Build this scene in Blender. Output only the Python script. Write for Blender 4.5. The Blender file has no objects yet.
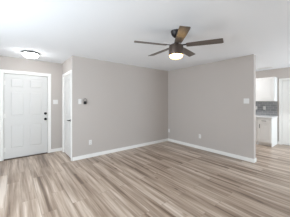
import bpy, bmesh, math, random
from mathutils import Vector, Matrix

R = math.radians
C = bpy.context.scene.collection
random.seed(4)

# ------------------------------------------------------------------ camera
cam_d = bpy.data.cameras.new('camera')
cam_d.sensor_width = 36
cam_d.lens = 36 * 165 / 290
cam_d.shift_y = -7.1 / 290
cam_d.clip_start = 0.05
cam = bpy.data.objects.new('camera', cam_d)
cam.location = (-4.22, -4.03, 1.38)
cam.rotation_euler = (R(90), 0, R(-38.37))
C.objects.link(cam)
S = bpy.context.scene
S.camera = cam

# ------------------------------------------------------------------ world, daylight, exposure
w = bpy.data.worlds.new('daylight'); S.world = w
w.use_nodes = True
bg = w.node_tree.nodes['Background']
bg.inputs['Color'].default_value = (0.86, 0.93, 1.0, 1)
bg.inputs['Strength'].default_value = 0.6


def area(name, loc, rot, sx, sy, energy, color):
    l = bpy.data.lights.new(name, 'AREA')
    l.shape = 'RECTANGLE'; l.size = sx; l.size_y = sy
    l.energy = energy; l.color = color
    o = bpy.data.objects.new(name, l)
    o.location = loc; o.rotation_euler = rot
    C.objects.link(o)
    return o


# daylight entering by the windows behind the camera and in the dining end
area('daylight_side_window', (-6.10, -2.30, 1.40), (R(95), 0, R(-90)), 2.0, 1.4, 135, (0.79, 0.905, 1.0))
area('daylight_living_window', (-4.6, -6.38, 1.45), (R(95), 0, 0), 2.2, 1.4, 8, (0.79, 0.905, 1.0))
area('daylight_patio_door', (1.25, -6.38, 1.1), (R(92), 0, 0), 1.6, 1.9, 108, (0.79, 0.905, 1.0))
S.view_settings.view_transform = 'Standard'
S.view_settings.look = 'None'
S.view_settings.gamma = 1
S.view_settings.use_curve_mapping = False
S.view_settings.exposure = 0.02
S.cycles.use_denoising = True
S.cycles.max_bounces = 12
S.cycles.diffuse_bounces = 8
S.cycles.sample_clamp_indirect = 6


# ------------------------------------------------------------------ materials
def srgb(r, g, b):
    f = lambda c: (c / 255 / 12.92) if c / 255 <= .04045 else ((c / 255 + .055) / 1.055) ** 2.4
    return (f(r), f(g), f(b), 1)


def mat(name, col, rough=.5, metal=0, bump=0, bscale=60, spec=.5, var=0):
    m = bpy.data.materials.new(name); m.use_nodes = True
    nt = m.node_tree; b = nt.nodes['Principled BSDF']
    b.inputs['Base Color'].default_value = col
    b.inputs['Roughness'].default_value = rough
    b.inputs['Metallic'].default_value = metal
    b.inputs['Specular IOR Level'].default_value = spec
    if bump or var:
        tc = nt.nodes.new('ShaderNodeTexCoord')
        n = nt.nodes.new('ShaderNodeTexNoise')
        n.inputs['Scale'].default_value = bscale; n.inputs['Detail'].default_value = 4
        nt.links.new(tc.outputs['Object'], n.inputs['Vector'])
        if bump:
            bp = nt.nodes.new('ShaderNodeBump')
            bp.inputs['Strength'].default_value = bump; bp.inputs['Distance'].default_value = .01
            nt.links.new(n.outputs['Fac'], bp.inputs['Height'])
            nt.links.new(bp.outputs['Normal'], b.inputs['Normal'])
        if var:
            mx = nt.nodes.new('ShaderNodeMix'); mx.data_type = 'RGBA'
            mx.inputs['A'].default_value = tuple(c * (1 - var) for c in col[:3]) + (1,)
            mx.inputs['B'].default_value = tuple(min(1, c * (1 + var)) for c in col[:3]) + (1,)
            nt.links.new(n.outputs['Fac'], mx.inputs['Factor'])
            nt.links.new(mx.outputs['Result'], b.inputs['Base Color'])
    return m


def emis(name, col, strength, base=(.9, .9, .88, 1)):
    m = mat(name, base, .4)
    b = m.node_tree.nodes['Principled BSDF']
    b.inputs['Emission Color'].default_value = col
    b.inputs['Emission Strength'].default_value = strength
    return m


def floor_mat():
    m = bpy.data.materials.new('vinyl_planks'); m.use_nodes = True
    nt = m.node_tree; N = nt.nodes.new; L = nt.links.new
    b = nt.nodes['Principled BSDF']
    tc = N('ShaderNodeTexCoord'); sp = N('ShaderNodeSeparateXYZ'); L(tc.outputs['Object'], sp.inputs[0])
    cb = N('ShaderNodeCombineXYZ'); L(sp.outputs['Y'], cb.inputs['X']); L(sp.outputs['X'], cb.inputs['Y'])
    br = N('ShaderNodeTexBrick')
    br.offset = .37; br.offset_frequency = 2; br.squash = 1
    br.inputs['Scale'].default_value = 1
    br.inputs['Brick Width'].default_value = 1.22; br.inputs['Row Height'].default_value = .18
    br.inputs['Mortar Size'].default_value = .0018; br.inputs['Mortar Smooth'].default_value = .1
    br.inputs['Bias'].default_value = 0
    br.inputs['Color1'].default_value = (0, 0, 0, 1); br.inputs['Color2'].default_value = (1, 1, 1, 1)
    br.inputs['Mortar'].default_value = (.5, .5, .5, 1)
    L(cb.outputs[0], br.inputs['Vector'])
    # per-plank shift of the grain
    sc = N('ShaderNodeVectorMath'); sc.operation = 'SCALE'; sc.inputs['Scale'].default_value = 37.0
    L(br.outputs['Color'], sc.inputs[0])
    ad = N('ShaderNodeVectorMath'); ad.operation = 'ADD'; L(cb.outputs[0], ad.inputs[0]); L(sc.outputs[0], ad.inputs[1])
    st = N('ShaderNodeVectorMath'); st.operation = 'MULTIPLY'; st.inputs[1].default_value = (.55, 10, 1); L(ad.outputs[0], st.inputs[0])
    n1 = N('ShaderNodeTexNoise'); n1.inputs['Scale'].default_value = 1.3; n1.inputs['Detail'].default_value = 5
    n1.inputs['Roughness'].default_value = .55; n1.inputs['Distortion'].default_value = .35; L(st.outputs[0], n1.inputs['Vector'])
    st2 = N('ShaderNodeVectorMath'); st2.operation = 'MULTIPLY'; st2.inputs[1].default_value = (1.1, 27, 1); L(ad.outputs[0], st2.inputs[0])
    n2 = N('ShaderNodeTexNoise'); n2.inputs['Scale'].default_value = 1.5; n2.inputs['Detail'].default_value = 3; L(st2.outputs[0], n2.inputs['Vector'])
    rp = N('ShaderNodeValToRGB'); e = rp.color_ramp.elements
    e[0].position = .30; e[0].color = srgb(*FLOOR[0])
    e[1].position = .68; e[1].color = srgb(*FLOOR[3])
    for p, c in ((.43, FLOOR[1]), (.55, FLOOR[2])):
        q = e.new(p); q.color = srgb(*c)
    # mix noise + plank tone
    m1 = N('ShaderNodeMath'); m1.operation = 'MULTIPLY_ADD'; L(br.outputs['Color'], m1.inputs[0]); m1.inputs[1].default_value = .09
    L(n1.outputs['Fac'], m1.inputs[2])
    m2 = N('ShaderNodeMath'); m2.operation = 'MULTIPLY_ADD'; L(n2.outputs['Fac'], m2.inputs[0]); m2.inputs[1].default_value = .28
    L(m1.outputs[0], m2.inputs[2])
    m3 = N('ShaderNodeMath'); m3.operation = 'SUBTRACT'; L(m2.outputs[0], m3.inputs[0]); m3.inputs[1].default_value = .188
    st0 = N('ShaderNodeVectorMath'); st0.operation = 'MULTIPLY'; st0.inputs[1].default_value = (.38, 8, 1); L(cb.outputs[0], st0.inputs[0])
    n0 = N('ShaderNodeTexNoise'); n0.inputs['Scale'].default_value = 1.25; n0.inputs['Detail'].default_value = 6; n0.inputs['Distortion'].default_value = .25
    n0.inputs['Roughness'].default_value = .6; L(st0.outputs[0], n0.inputs['Vector'])
    mg = N('ShaderNodeMix'); mg.inputs['Factor'].default_value = .55; L(n1.outputs['Fac'], mg.inputs['A']); L(n0.outputs['Fac'], mg.inputs['B'])
    sh = N('ShaderNodeMath'); sh.operation = 'MULTIPLY_ADD'; L(mg.outputs['Result'], sh.inputs[0]); sh.inputs[1].default_value = 1.35; sh.inputs[2].default_value = -.175
    L(sh.outputs[0], m1.inputs[2])
    # small dark knots
    stk = N('ShaderNodeVectorMath'); stk.operation = 'MULTIPLY'; stk.inputs[1].default_value = (2.2, 5, 1); L(cb.outputs[0], stk.inputs[0])
    vo = N('ShaderNodeTexVoronoi'); vo.inputs['Scale'].default_value = 1.0; L(stk.outputs[0], vo.inputs['Vector'])
    kr = N('ShaderNodeMapRange'); kr.inputs['From Min'].default_value = .03; kr.inputs['From Max'].default_value = .13
    kr.inputs['To Min'].default_value = -.16; kr.inputs['To Max'].default_value = 0; L(vo.outputs['Distance'], kr.inputs['Value'])
    m4 = N('ShaderNodeMath'); m4.operation = 'ADD'; L(m3.outputs[0], m4.inputs[0]); L(kr.outputs[0], m4.inputs[1])
    L(m4.outputs[0], rp.inputs['Fac'])
    # seams
    mx = N('ShaderNodeMix'); mx.data_type = 'RGBA'; L(br.outputs['Fac'], mx.inputs['Factor'])
    L(rp.outputs['Color'], mx.inputs['A']); mx.inputs['B'].default_value = srgb(140, 124, 110)
    L(mx.outputs['Result'], b.inputs['Base Color'])
    b.inputs['Roughness'].default_value = .30
    b.inputs['Specular IOR Level'].default_value = .45
    bp = N('ShaderNodeBump'); bp.inputs['Strength'].default_value = .08; bp.inputs['Distance'].default_value = .004
    L(n2.outputs['Fac'], bp.inputs['Height']); L(bp.outputs['Normal'], b.inputs['Normal'])
    return m


def tile_mat():
    m = bpy.data.materials.new('grey_subway_tile'); m.use_nodes = True
    nt = m.node_tree; N = nt.nodes.new; L = nt.links.new
    b = nt.nodes['Principled BSDF']
    tc = N('ShaderNodeTexCoord'); sp = N('ShaderNodeSeparateXYZ'); L(tc.outputs['Object'], sp.inputs[0])
    cb = N('ShaderNodeCombineXYZ'); L(sp.outputs['Y'], cb.inputs['X']); L(sp.outputs['Z'], cb.inputs['Y'])
    br = N('ShaderNodeTexBrick'); br.inputs['Scale'].default_value = 1
    br.inputs['Brick Width'].default_value = .15; br.inputs['Row Height'].default_value = .0755
    br.inputs['Mortar Size'].default_value = .003
    br.inputs['Color1'].default_value = srgb(128, 129, 131); br.inputs['Color2'].default_value = srgb(152, 153, 155)
    br.inputs['Mortar'].default_value = srgb(190, 190, 188)
    L(cb.outputs[0], br.inputs['Vector']); L(br.outputs['Color'], b.inputs['Base Color'])
    b.inputs['Roughness'].default_value = .2
    return m


def blade_mat():
    m = bpy.data.materials.new('weathered_oak_blade'); m.use_nodes = True
    nt = m.node_tree; N = nt.nodes.new; L = nt.links.new
    b = nt.nodes['Principled BSDF']
    tc = N('ShaderNodeTexCoord')
    st = N('ShaderNodeVectorMath'); st.operation = 'MULTIPLY'; st.inputs[1].default_value = (4, 60, 8); L(tc.outputs['Object'], st.inputs[0])
    n = N('ShaderNodeTexNoise'); n.inputs['Scale'].default_value = 1.2; n.inputs['Detail'].default_value = 4; L(st.outputs[0], n.inputs['Vector'])
    rp = N('ShaderNodeValToRGB'); e = rp.color_ramp.elements
    e[0].position = .3; e[0].color = srgb(70, 62, 56); e[1].position = .7; e[1].color = srgb(108, 98, 89)
    L(n.outputs['Fac'], rp.inputs['Fac']); L(rp.outputs['Color'], b.inputs['Base Color'])
    b.inputs['Roughness'].default_value = .3
    b.inputs['Specular IOR Level'].default_value = .7
    return m


FLOOR = [(108, 88, 73), (154, 134, 117), (183, 164, 147), (214, 199, 185)]
M = dict(
    wall=mat('warm_grey_paint', srgb(191, 183, 177), .75, bump=.05, bscale=90),
    ceil=mat('white_ceiling_paint', srgb(244, 247, 250), .9, bump=.12, bscale=70),
    floor=floor_mat(),
    trim=mat('white_trim_paint', srgb(240, 238, 234), .4, bump=.01, bscale=30),
    door=mat('white_door_paint', srgb(216, 214, 211), .4, bump=.01, bscale=30),
    cab=mat('white_cabinet_paint', srgb(244, 243, 240), .35, bump=.01, bscale=30),
    counter=mat('white_quartz', srgb(240, 240, 240), .2, var=.04, bscale=9),
    tile=tile_mat(),
    plate=mat('white_plastic', srgb(226, 224, 221), .35, bump=.01, bscale=50),
    slot=mat('dark_slot', srgb(52, 50, 49), .6, bump=.01),
    black=mat('black_metal', srgb(30, 29, 29), .4, .6, bump=.02),
    blackp=mat('black_plastic', srgb(28, 27, 27), .45, bump=.02),
    nickel=mat('brushed_nickel', srgb(78, 77, 76), .4, .85, bump=.02, bscale=120),
    ring=mat('grey_steel', srgb(126, 124, 122), .4, .6, bump=.02),
    bronze=mat('dark_bronze', srgb(84, 72, 64), .42, .5, bump=.02, bscale=120),
    dbronze=mat('near_black_bronze', srgb(48, 44, 44), .45, .5, bump=.02),
    thresh=mat('bronze_threshold', srgb(96, 84, 74), .5, .5, bump=.02),
    vent=mat('white_vent_enamel', srgb(226, 226, 224), .5, bump=.01),
    blade=blade_mat(),
    fanglass=emis('warm_lit_glass', (1, .58, .16, 1), 8),
    entryglass=emis('lit_opal_glass', (.98, .99, 1, 1), 26),
)
gm = bpy.data.materials.new('window_glass'); gm.use_nodes = True
gb = gm.node_tree.nodes['Principled BSDF']
gb.inputs['Transmission Weight'].default_value = 1; gb.inputs['Roughness'].default_value = 0
gb.inputs['IOR'].default_value = 1.05
M['glass'] = gm


# ------------------------------------------------------------------ mesh helpers
def bx(bm, x0, x1, y0, y1, z0, z1):
    r = bmesh.ops.create_cube(bm, size=1)
    for v in r['verts']:
        v.co = Vector(((x0 + x1) / 2 + v.co.x * (x1 - x0), (y0 + y1) / 2 + v.co.y * (y1 - y0), (z0 + z1) / 2 + v.co.z * (z1 - z0)))
    return r['verts']


def lathe(bm, prof, n=40, mtx=None):
    """profile of (radius, z) turned about z; closed by caps where radius > 0 at the ends"""
    rings = []
    for r, z in prof:
        if r < 1e-6:
            rings.append([bm.verts.new((0, 0, z))])
        else:
            rings.append([bm.verts.new((r * math.cos(2 * math.pi * i / n), r * math.sin(2 * math.pi * i / n), z)) for i in range(n)])
    for a, b in zip(rings, rings[1:]):
        for i in range(n):
            j = (i + 1) % n
            if len(a) == 1 and len(b) > 1: bm.faces.new((a[0], b[j], b[i]))
            elif len(b) == 1 and len(a) > 1: bm.faces.new((a[i], a[j], b[0]))
            elif len(a) > 1: bm.faces.new((a[i], a[j], b[j], b[i]))
    for rg, fl in ((rings[0], True), (rings[-1], False)):
        if len(rg) > 1: bm.faces.new(list(reversed(rg)) if fl else rg)
    if mtx is not None:
        for rg in rings:
            for v in rg: v.co = mtx @ v.co


def tube(bm, pts, r, n=10):
    pts = [Vector(p) for p in pts]
    rings = []
    for i, p in enumerate(pts):
        d = (pts[min(i + 1, len(pts) - 1)] - pts[max(i - 1, 0)]).normalized()
        up = Vector((0, 0, 1)) if abs(d.z) < .9 else Vector((1, 0, 0))
        a = d.cross(up).normalized(); b = d.cross(a)
        rings.append([bm.verts.new(p + r * (a * math.cos(2 * math.pi * k / n) + b * math.sin(2 * math.pi * k / n))) for k in range(n)])
    for a, b in zip(rings, rings[1:]):
        for k in range(n): bm.faces.new((a[k], a[(k + 1) % n], b[(k + 1) % n], b[k]))
    bm.faces.new(rings[0]); bm.faces.new(rings[-1])


def obj(name, bm, m, parent=None, bevel=0, smooth=False, loc=None):
    bmesh.ops.recalc_face_normals(bm, faces=bm.faces)
    me = bpy.data.meshes.new(name); bm.to_mesh(me); bm.free()
    me.materials.append(m)
    if smooth:
        for p in me.polygons: p.use_smooth = True
        me.set_sharp_from_angle(angle=R(40))
    o = bpy.data.objects.new(name, me); C.objects.link(o)
    if parent: o.parent = parent
    if loc: o.location = loc
    if bevel:
        md = o.modifiers.new('bevel', 'BEVEL'); md.width = bevel; md.segments = 2; md.limit_method = 'ANGLE'; md.angle_limit = R(40)
    return o


def box_obj(name, m, boxes, parent=None, bevel=0, loc=None):
    bm = bmesh.new()
    for b in boxes: bx(bm, *b)
    return obj(name, bm, m, parent, bevel, loc=loc)


def tag(o, label, cat, group=None, kind=None):
    o['label'] = label; o['category'] = cat
    if group: o['group'] = group
    if kind: o['kind'] = kind
    return o


def empty(name, loc, rz=0, label=None, cat=None, group=None, kind=None):
    o = bpy.data.objects.new(name, None); o.empty_display_size = .1
    o.location = loc; o.rotation_euler = (0, 0, R(rz)); C.objects.link(o)
    if label: tag(o, label, cat, group, kind)
    return o


def struct(name, m, boxes, label, cat, bevel=0):
    return tag(box_obj(name, m, boxes, bevel=bevel), label, cat, kind='structure')


def panelled(bm, wd, ht, th, panels, depth=.009, slope=.022, y0=0):
    """a panelled leaf: x 0..wd, z 0..ht, its face at y = y0 looking towards -y, th thick; panels are (x0,x1,z0,z1)"""
    bx(bm, 0, wd, y0 + depth, y0 + th, 0, ht)
    xs = sorted({0, wd} | {p[0] for p in panels} | {p[1] for p in panels})
    zs = sorted({0, ht} | {p[2] for p in panels} | {p[3] for p in panels})
    for a, b in zip(xs, xs[1:]):
        for c, d in zip(zs, zs[1:]):
            mx, mz = (a + b) / 2, (c + d) / 2
            if any(p[0] < mx < p[1] and p[2] < mz < p[3] for p in panels): continue
            bx(bm, a, b, y0, y0 + depth + .001, c, d)
    for p in panels:                                     # raised centre with sloping sides
        g = .008
        o_ = [(p[0] + g, p[2] + g), (p[1] - g, p[2] + g), (p[1] - g, p[3] - g), (p[0] + g, p[3] - g)]
        q = g + slope
        i_ = [(p[0] + q, p[2] + q), (p[1] - q, p[2] + q), (p[1] - q, p[3] - q), (p[0] + q, p[3] - q)]
        A = [bm.verts.new((x, y0 + depth + .0005, z)) for x, z in o_]
        B = [bm.verts.new((x, y0 + .002, z)) for x, z in i_]
        for k in range(4): bm.faces.new((A[k], A[(k + 1) % 4], B[(k + 1) % 4], B[k]))
        bm.faces.new(B); bm.faces.new(list(reversed(A)))
    bmesh.ops.remove_doubles(bm, verts=bm.verts, dist=1e-5)


# ------------------------------------------------------------------ room shell
H = 2.44
XL, XR, YB, YE = -6.2, 2.46, -6.5, 1.05
T = .115
fl = struct('floor', M['floor'], [(XL - T, XR + T, YB - T, YE + T + .1, -.1, 0)], 'grey brown wood plank floor running through the living room and kitchen', 'floor')
ce = struct('ceiling', M['ceil'], [(XL - T, XR + T, YB - T, YE + T + .1, H, H + .1)], 'white painted flat ceiling over the whole room', 'ceiling')

struct('wall_left', M['wall'], [(-3.17, XR, 0, T, 0, H)], 'long warm grey wall between the entry recess and the room corner', 'wall')
struct('wall_right', M['wall'], [(0, T, -2.64, 0, 0, H)], 'warm grey partition wall that ends beside the kitchen opening', 'wall')
# entry wall with its door opening
EX0, EX1, EZ = -4.425, -3.510, 2.055
struct('wall_entry', M['wall'], [(XL, EX0, YE, YE + T, 0, H), (EX1, XR, YE, YE + T, 0, H), (EX0, EX1, YE, YE + T, EZ, H)],
       'grey wall at the back of the entry recess around the white front door', 'wall')
# closet side wall with its door opening
CY0, CY1, CZ = .085, .855, 2.045
struct('wall_closet', M['wall'], [(-3.17, -3.17 + T, T, CY0 if CY0 > T else T + .001, 0, H), (-3.17, -3.17 + T, CY1, YE, 0, H), (-3.17, -3.17 + T, T, CY1, CZ, H)],
       'short grey side wall of the entry recess around the closet door', 'wall')
# wall to the left of the camera with a window
struct('wall_side', M['wall'], [(XL - T, XL, YB, -3.35, 0, H), (XL - T, XL, -1.25, YE, 0, H), (XL - T, XL, -3.35, -1.25, 0, .65), (XL - T, XL, -3.35, -1.25, 2.15, H)],
       'grey wall on the left side of the living room with a window', 'wall')
# wall behind the camera with a window and a patio door
struct('wall_back', M['wall'], [(XL, -5.75, YB - T, YB, 0, H), (-3.45, .4, YB - T, YB, 0, H), (2.1, XR, YB - T, YB, 0, H),
       (-5.75, -3.45, YB - T, YB, 0, .7), (-5.75, -3.45, YB - T, YB, 2.2, H), (.4, 2.1, YB - T, YB, 2.1, H)],
       'grey wall behind the viewer with a window and a glazed patio door', 'wall')
# kitchen wall with a door opening
KY0, KY1, KZ = -3.42, -2.61, 2.045
struct('wall_kitchen', M['wall'], [(XR, XR + T, YB, KY0, 0, H), (XR, XR + T, KY1, YE, 0, H), (XR, XR + T, KY0, KY1, KZ, H)],
       'grey kitchen wall behind the white cabinets', 'wall')

# windows and patio door (behind the viewer)
def window(name, w_, h_, loc, rz, label):
    f = box_obj(name, M['trim'], [(-w_ / 2, -w_ / 2 + .05, -.04, .04, 0, h_), (w_ / 2 - .05, w_ / 2, -.04, .04, 0, h_), (-w_ / 2, w_ / 2, -.04, .04, 0, .05),
                                  (-w_ / 2, w_ / 2, -.04, .04, h_ - .05, h_), (-.025, .025, -.03, .03, .05, h_ - .05)], loc=loc)
    f.rotation_euler = (0, 0, R(rz))
    tag(f, label, 'window', kind='structure')
    for s in (-1, 1):
        a, b = (-w_ / 2 + .05, -.025) if s < 0 else (.025, w_ / 2 - .05)
        box_obj('pane', M['glass'], [(a, b, -.004, .004, .05, h_ - .05)], f)
    return f
window('window_1', 2.3, 1.5, (-4.6, YB - .06, .7), 0, 'wide white framed living room window behind the viewer')
window('window_2', 2.1, 1.5, (XL - .06, -2.3, .65), 90, 'white framed window in the left side wall')
window('window_3', 1.7, 2.1, (1.25, YB - .06, 0), 0, 'white framed glazed patio door at the dining end')


# baseboards
def baseboard(name, runs, label):
    bm = bmesh.new()
    for x0, x1, y0, y1 in runs:
        bx(bm, x0, x1, y0, y1, 0, .088)
    o = obj(name, bm, M['trim'], bevel=.004)
    tag(o, label, 'baseboard', kind='structure')
b_ = .014
baseboard('baseboard_left', [(-3.17, -b_, -b_, 0)], 'white baseboard along the foot of the long left wall')
baseboard('baseboard_right', [(-b_, 0, -2.64 - b_, 0), (0, T, -2.64 - b_, -2.64), (T, T + b_, -2.64 - b_, 0)], 'white baseboard around the foot of the right partition wall')
baseboard('baseboard_entry', [(EX1 + .07, -3.17, YE - b_, YE)], 'short white baseboard between the front door and the recess corner')
baseboard('baseboard_entry_left', [(XL, EX0 - .07, YE - b_, YE)], 'short white baseboard left of the front door')
baseboard('baseboard_kitchen', [(XR - b_, XR, KY1 + .065, -2.51)], 'tiny white baseboard between the kitchen cabinet and the kitchen door')
baseboard('baseboard_side', [(XL, XL + b_, YB, YE)], 'white baseboard along the left side wall')


# ------------------------------------------------------------------ doors
def casing(name, x0, x1, zt, cw, loc, rz, label, depth=T):
    """door trim: two legs, a head and the jamb lining; local x along the wall, -y into the room"""
    bm = bmesh.new()
    t = .016
    bx(bm, x0 - cw, x0, -t, 0, 0, zt + cw); bx(bm, x1, x1 + cw, -t, 0, 0, zt + cw); bx(bm, x0, x1, -t, 0, zt, zt + cw)
    bx(bm, x0 - cw, x0 - cw + .018, -t - .005, -t, 0, zt + cw); bx(bm, x1 + cw - .018, x1 + cw, -t - .005, -t, 0, zt + cw)
    bx(bm, x0 - cw + .018, x1 + cw - .018, -t - .005, -t, zt + cw - .018, zt + cw)
    bx(bm, x0, x0 + .012, 0, depth, 0, zt); bx(bm, x1 - .012, x1, 0, depth, 0, zt); bx(bm, x0 + .012, x1 - .012, 0, depth, zt - .012, zt)
    bx(bm, x0 + .012, x0 + .03, .062, depth, 0, zt - .012); bx(bm, x1 - .03, x1 - .012, .062, depth, 0, zt - .012)
    bx(bm, x0 + .03, x1 - .03, .062, depth, zt - .03, zt - .012)
    o = obj(name, bm, M['trim'], bevel=.003, loc=loc)
    o.rotation_euler = (0, 0, R(rz))
    return tag(o, label, 'door trim', kind='structure')


def six_panels(w_, h_=2.03):
    st = .115; mid = .105
    pw = (w_ - 2 * st - mid) / 2
    rows = [(.23, .80), (1.01, 1.60), (1.70, 1.915)]
    return [(a, a + pw, z0, z1) for a in (st, st + pw + mid) for z0, z1 in rows]


ymx = lambda a: Matrix.Rotation(R(90), 4, 'X') if a == 'y' else None
OUT = Matrix.Rotation(R(90), 4, 'X')          # lathe axis z -> -y (out of a face that looks to -y)

casing('trim_1', EX0, EX1, EZ, .068, (0, YE, 0), 0, 'white casing around the front door')
w1 = EX1 - EX0 - .024 - .014
bm = bmesh.new(); panelled(bm, w1, 2.013, .044, six_panels(w1), depth=.011)
d1 = obj('door_1', bm, M['door'], loc=(EX0 + .018, YE + .012, .018))
tag(d1, 'white six panel front door with black knob and deadbolt', 'door', kind='structure')
# hardware
bm = bmesh.new()
kx = -3.571 - (EX0 + .018)
lathe(bm, [(.034, 0), (.034, .006), (.016, .010), (.013, .03), (.024, .036), (.030, .048), (.027, .060), (0, .064)], 24, Matrix.Translation((kx, 0, .895)) @ OUT)
obj('door_knob', bm, M['black'], d1, smooth=True)
bm = bmesh.new()
lathe(bm, [(.033, 0), (.033, .012), (.028, .018), (0, .019)], 24, Matrix.Translation((kx, 0, 1.043)) @ OUT)
bx(bm, kx - .005, kx + .005, -.036, -.017, 1.030, 1.056)
obj('deadbolt', bm, M['black'], d1, smooth=True)
for z in (.22, 1.02, 1.80):
    bm = bmesh.new()
    bmesh.ops.create_cone(bm, segments=12, radius1=.007, radius2=.007, depth=.1, cap_ends=True, matrix=Matrix.Translation((-.002, -.006, z)))
    bx(bm, -.003, .02, -.0015, .001, z - .05, z + .05)
    obj('hinge', bm, M['trim'], d1, smooth=True)
box_obj('threshold', M['thresh'], [(-.006, w1 + .006, -.05, .09, -.018, -.002)], d1, bevel=.004)

casing('trim_2', -CY1, -CY0, CZ, .068, (-3.17, 0, 0), -90, 'white casing around the closet door beside the wall corner')
w2 = CY1 - CY0 - .024 - .008
bm = bmesh.new(); panelled(bm, w2, 2.005, .035, six_panels(w2))
d2 = obj('door_2', bm, M['door'], loc=(-3.17 + .006, CY1 - .016, .024)); d2.rotation_euler = (0, 0, R(-90))
tag(d2, 'white closet door with black lever in the side of the entry recess', 'door', kind='structure')
bm = bmesh.new()
hx = w2 - .065
lathe(bm, [(.030, 0), (.030, .008), (.012, .012), (.011, .058), (0, .060)], 24, Matrix.Translation((hx, 0, .90)) @ OUT)
tube(bm, [(hx + .008, -.052, .90), (hx - .04, -.055, .90), (hx - .115, -.052, .898)], .0095, 10)
obj('lever_handle', bm, M['black'], d2, smooth=True)

casing('trim_3', -KY1, -KY0, KZ, .065, (XR, 0, 0), -90, 'white casing around the kitchen door right of the cabinets')
w3 = KY1 - KY0 - .024 - .008
bm = bmesh.new(); panelled(bm, w3, 2.01, .035, six_panels(w3))
d3 = obj('door_3', bm, M['trim'], loc=(XR + .012, KY1 - .016, .015)); d3.rotation_euler = (0, 0, R(-90))
tag(d3, 'white panelled kitchen door at the right of the cabinets', 'door', kind='structure')
bm = bmesh.new()
lathe(bm, [(.034, 0), (.034, .006), (.016, .010), (.013, .03), (.024, .036), (.030, .048), (.027, .060), (0, .064)], 24, Matrix.Translation((w3 - .065, 0, .9)) @ OUT)
obj('door_knob', bm, M['black'], d3, smooth=True)


# ------------------------------------------------------------------ kitchen
def bar_pull(parent, x, z, length, vertical, y=0):
    bm = bmesh.new()
    h_ = length / 2
    if vertical:
        tube(bm, [(x, y - .028, z - h_), (x, y - .028, z + h_)], .0065)
        for s in (-1, 1): tube(bm, [(x, y, z + s * h_ * .7), (x, y - .028, z + s * h_ * .7)], .005, 8)
    else:
        tube(bm, [(x - h_, y - .028, z), (x + h_, y - .028, z)], .0065)
        for s in (-1, 1): tube(bm, [(x + s * h_ * .7, y, z), (x + s * h_ * .7, y - .028, z)], .005, 8)
    return obj('handle', bm, M['nickel'], parent, smooth=True)


def leaf(name, parent, x0, x1, z0, z1, th=.02, y=-.02):
    bm = bmesh.new(); w_, h_ = x1 - x0, z1 - z0
    f = min(.058, h_ * .28)
    panelled(bm, w_, h_, th, [(f, w_ - f, f, h_ - f)], depth=.007, slope=.016)
    return obj(name, bm, M['cab'], parent, loc=(x0, y, z0))


def base_cabinet(y_far, y_near, label):
    """local x runs from the far end towards the viewer (world -y); the face looks to world -x"""
    wd = y_far - y_near
    t = empty('base_cabinet', (1.88, y_far, 0), -90, label, 'cabinet', 'white base cabinets on the kitchen wall')
    box_obj('carcass', M['cab'], [(.001, wd - .019, 0, XR - 1.88 - .002, .10, .865), (wd - .019, wd, 0, XR - 1.88 - .002, 0, .865), (.001, wd - .019, .065, .085, 0, .10)], t)
    dr = leaf('drawer', t, .012, wd - .012, .70, .853)
    bar_pull(dr, (wd - .024) / 2, .076, .12, False)
    do = leaf('door', t, .012, wd - .012, .112, .688)
    bar_pull(do, .068, .494, .13, True)
    return t
base_cabinet(-2.115, -2.505, 'white base cabinet at the open end of the worktop, nearest the kitchen door')
base_cabinet(-1.30, -2.114, 'wide white base cabinet behind the end of the partition wall')


def wall_cabinet(y_far, y_near, label):
    wd = y_far - y_near
    t = empty('wall_cabinet', (2.15, y_far, 1.385), -90, label, 'cabinet', 'white wall cabinets above the grey tiles')
    box_obj('carcass', M['cab'], [(.001, wd, 0, XR - 2.15 - .002, 0, .765)], t, bevel=.002)
    h = wd / 2
    for k, (a, b) in enumerate(((.012, wd - .012),)):
        leaf('door', t, a, b, .012, .753)
    return t
wall_cabinet(-1.95, -2.505, 'white wall cabinet above the grey tiles, nearest the kitchen door')
wall_cabinet(-1.20, -1.949, 'white wall cabinet hung behind the end of the partition wall')
wt = box_obj('worktop', M['counter'], [(1.84, XR - .001, -2.525, -1.30, .8655, .905)], bevel=.004)
tag(wt, 'white worktop running over the kitchen base cabinets', 'worktop')
bs = box_obj('backsplash', M['tile'], [(XR - .010, XR - .0005, -2.505, -1.30, .906, 1.384)])
tag(bs, 'grey subway tile backsplash between worktop and wall cabinets', 'backsplash')


# ------------------------------------------------------------------ switches and outlets
def outlet(loc, rz, label, group=None):
    t = empty('wall_outlet', loc, rz, label, 'outlet', group)
    box_obj('cover_plate', M['plate'], [(-.036, .036, -.006, 0, -.059, .059)], t, bevel=.003)
    for z in (-.021, .021):
        s = box_obj('socket', M['plate'], [(-.017, .017, -.009, -.005, z - .015, z + .015)], t, bevel=.004)
        box_obj('slot', M['slot'], [(-.008, -.005, -.0095, -.008, z - .003, z + .008), (.005, .008, -.0095, -.008, z - .003, z + .008)], s)
    return t
outlet((-2.75, 0, .372), 0, 'white wall outlet low on the long left wall', 'white outlets low on the walls')
outlet((0, -.052, .364), -90, 'white wall outlet low on the right wall, tight against the room corner', 'white outlets low on the walls')
outlet((0, -1.267, .368), -90, 'white wall outlet low in the middle of the right wall', 'white outlets low on the walls')
outlet((XR - .010, -2.153, 1.156), -90, 'white outlet in the grey tile backsplash nearest the kitchen door', 'outlets in the backsplash')
outlet((XR - .010, -1.905, 1.156), -90, 'white outlet in the grey tile backsplash beside the partition wall edge', 'outlets in the backsplash')


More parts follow.
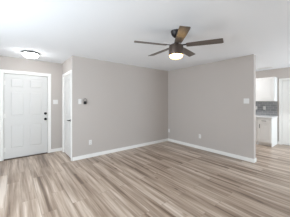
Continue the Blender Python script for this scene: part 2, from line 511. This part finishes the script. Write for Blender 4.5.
def switch(loc, rz, gangs, label, group):
    t = empty('light_switch', loc, rz, label, 'light switch', group)
    hw = (.072 + .046 * (gangs - 1)) / 2
    box_obj('cover_plate', M['plate'], [(-hw, hw, -.006, 0, -.059, .059)], t, bevel=.003)
    for g in range(gangs):
        x = (g - (gangs - 1) / 2) * .046
        bm = bmesh.new(); vs = bx(bm, x - .0165, x + .0165, -.009, -.005, -.033, .033)
        for v in vs:
            if v.co.y < -.007 and v.co.z > 0: v.co.y = -.012
        obj('rocker', bm, M['plate'], t, bevel=.001)
    return t
switch((-3.334, YE, 1.366), 0, 2, 'white double light switch between the front door and the recess corner', 'white light switches')
switch((0, -2.49, 1.389), -90, 2, 'white double light switch near the open end of the right wall', 'white light switches')
switch((-3.000, 0, 1.378), 0, 1, 'white single light switch on the left wall beside the black box', 'white light switches')

# black box with ring shackle hung on the long wall
t = empty('lock_box', (-2.883, 0, 1.36), 0, 'small black lock shaped box with grey ring on the long wall beside the white switch', 'lock box')
bm = bmesh.new(); bx(bm, -.034, .034, -.034, 0, -.048, .020); obj('body', bm, M['blackp'], t, bevel=.008)
bm = bmesh.new(); tube(bm, [(.037 * math.cos(a), -.017, .050 + .037 * math.sin(a)) for a in [R(-58 + k * 296 / 24) for k in range(25)]], .0052, 8)
sh = obj('shackle', bm, M['ring'], t, smooth=True); sh['label'] = 'grey ring shackle'
bm = bmesh.new(); lathe(bm, [(.006, 0), (.006, .003), (.003, .005), (.003, .024), (.005, .026), (0, .027)], 14, Matrix.Translation((0, 0, .079)) @ OUT)
obj('hook', bm, M['ring'], t, smooth=True)

# ------------------------------------------------------------------ ceiling fan
fan = empty('ceiling_fan', (-2.303, -2.366, H), 0, 'dark bronze five blade ceiling fan with a lit glass light under it', 'ceiling fan')
bm = bmesh.new(); lathe(bm, [(.080, 0), (.080, -.012), (.075, -.035), (.058, -.068), (.032, -.092), (.018, -.098)], 40)
obj('canopy', bm, M['dbronze'], fan, smooth=True)
bm = bmesh.new(); lathe(bm, [(.0125, -.09), (.0125, -.2)], 20)
obj('downrod', bm, M['dbronze'], fan, smooth=True)
bm = bmesh.new(); lathe(bm, [(.020, -.165), (.030, -.172), (.034, -.195), (.060, -.203), (.095, -.212), (.104, -.222), (.107, -.255), (.108, -.345), (.104, -.362), (.092, -.366)], 48)
obj('motor_housing', bm, M['bronze'], fan, smooth=True)
bm = bmesh.new(); lathe(bm, [(.100, -.364), (.0995, -.370), (.092, -.388), (.074, -.403), (.042, -.413), (0, -.416)], 48)
obj('light_shade', bm, M['fanglass'], fan, smooth=True)
FAN0 = 14.0
for k in range(5):
    bm = bmesh.new()
    # blade outline along +x, pitched about x
    r0, r1 = .15, .65
    top, bot = [], []
    outline = [(r0, -.046), (r0 + .03, -.052), (.40, -.060), (r1 - .03, -.064), (r1 - .012, -.062), (r1 + .008, .050), (r1, .060), (r1 - .03, .064), (.40, .060), (r0 + .03, .052), (r0, .046)]
    for x, y in outline:
        top.append(bm.verts.new((x, y, .003))); bot.append(bm.verts.new((x, y, -.003)))
    bm.faces.new(top); bm.faces.new(list(reversed(bot)))
    n = len(top)
    for i in range(n): bm.faces.new((top[i], top[(i + 1) % n], bot[(i + 1) % n], bot[i]))
    bl = obj('blade', bm, M['blade'], fan, bevel=.001, loc=(0, 0, -.222))
    bl.rotation_euler = Matrix.Rotation(R(FAN0 + 72 * k), 4, 'Z').__matmul__(Matrix.Rotation(R(-11), 4, 'X')).to_euler()
    bm = bmesh.new()
    bx(bm, .085, .165, -.016, .016, .0032, .0092); bx(bm, .155, .225, -.034, .034, .0032, .0072)
    for sx, sy in ((.175, .022), (.175, -.022), (.212, 0)):
        bmesh.ops.create_cone(bm, segments=10, radius1=.006, radius2=.005, depth=.005, cap_ends=True, matrix=Matrix.Translation((sx, sy, .009)))
    obj('blade_bracket', bm, M['dbronze'], bl, bevel=.001)

# ------------------------------------------------------------------ entry ceiling light
el = empty('ceiling_light', (-3.945, .31, H), 0, 'round flush ceiling light with lit glass dome and grey ring before the front door', 'ceiling light')
bm = bmesh.new(); lathe(bm, [(.130, 0), (.152, -.006), (.160, -.018), (.160, -.036), (.152, -.040), (.136, -.040)], 56)
obj('ring', bm, M['nickel'], el, smooth=True)
bm = bmesh.new(); lathe(bm, [(.147, -.038), (.146, -.055), (.126, -.084), (.084, -.104), (.040, -.112), (0, -.114)], 56)
dm = obj('glass_dome', bm, M['entryglass'], el, smooth=True)
bm = bmesh.new(); lathe(bm, [(.010, -.113), (.010, -.117), (.005, -.124), (0, -.125)], 16)
obj('finial', bm, M['nickel'], el, smooth=True)

# kitchen ceiling light (behind the partition wall)
kl = empty('ceiling_light', (1.30, -1.60, H), 0, 'lit kitchen ceiling light hidden behind the partition wall', 'ceiling light')
bm = bmesh.new(); lathe(bm, [(.150, 0), (.178, -.006), (.186, -.034), (.176, -.040), (.160, -.040)], 40)
obj('ring', bm, M['nickel'], kl, smooth=True)
bm = bmesh.new(); lathe(bm, [(.170, -.038), (.166, -.055), (.140, -.082), (.090, -.102), (0, -.112)], 40)
kd = obj('glass_dome', bm, emis('lit_kitchen_glass', (.96, .98, 1, 1), 56), kl, smooth=True)

# ------------------------------------------------------------------ ceiling vent
vt = empty('ceiling_vent', (1.995, -2.28, H), 62, 'white slatted air vent in the kitchen ceiling', 'ceiling vent')
vt.rotation_euler = (0, 0, R(90))
box_obj('frame', M['vent'], [(-.19, .19, -.09, -.068, -.008, 0), (-.19, .19, .068, .09, -.008, 0), (-.19, -.168, -.068, .068, -.008, 0), (.168, .19, -.068, .068, -.008, 0)], vt, bevel=.002)
bm = bmesh.new()
for i in range(9):
    y = -.06 + i * .015
    vs = bx(bm, -.168, .168, y - .0032, y + .0032, -.0065, -.005)
    for v in vs: v.co.z += (v.co.y - y) * .5
obj('slats', bm, M['vent'], vt)
box_obj('duct', M['slot'], [(-.168, .168, -.068, .068, -.001, 0)], vt)
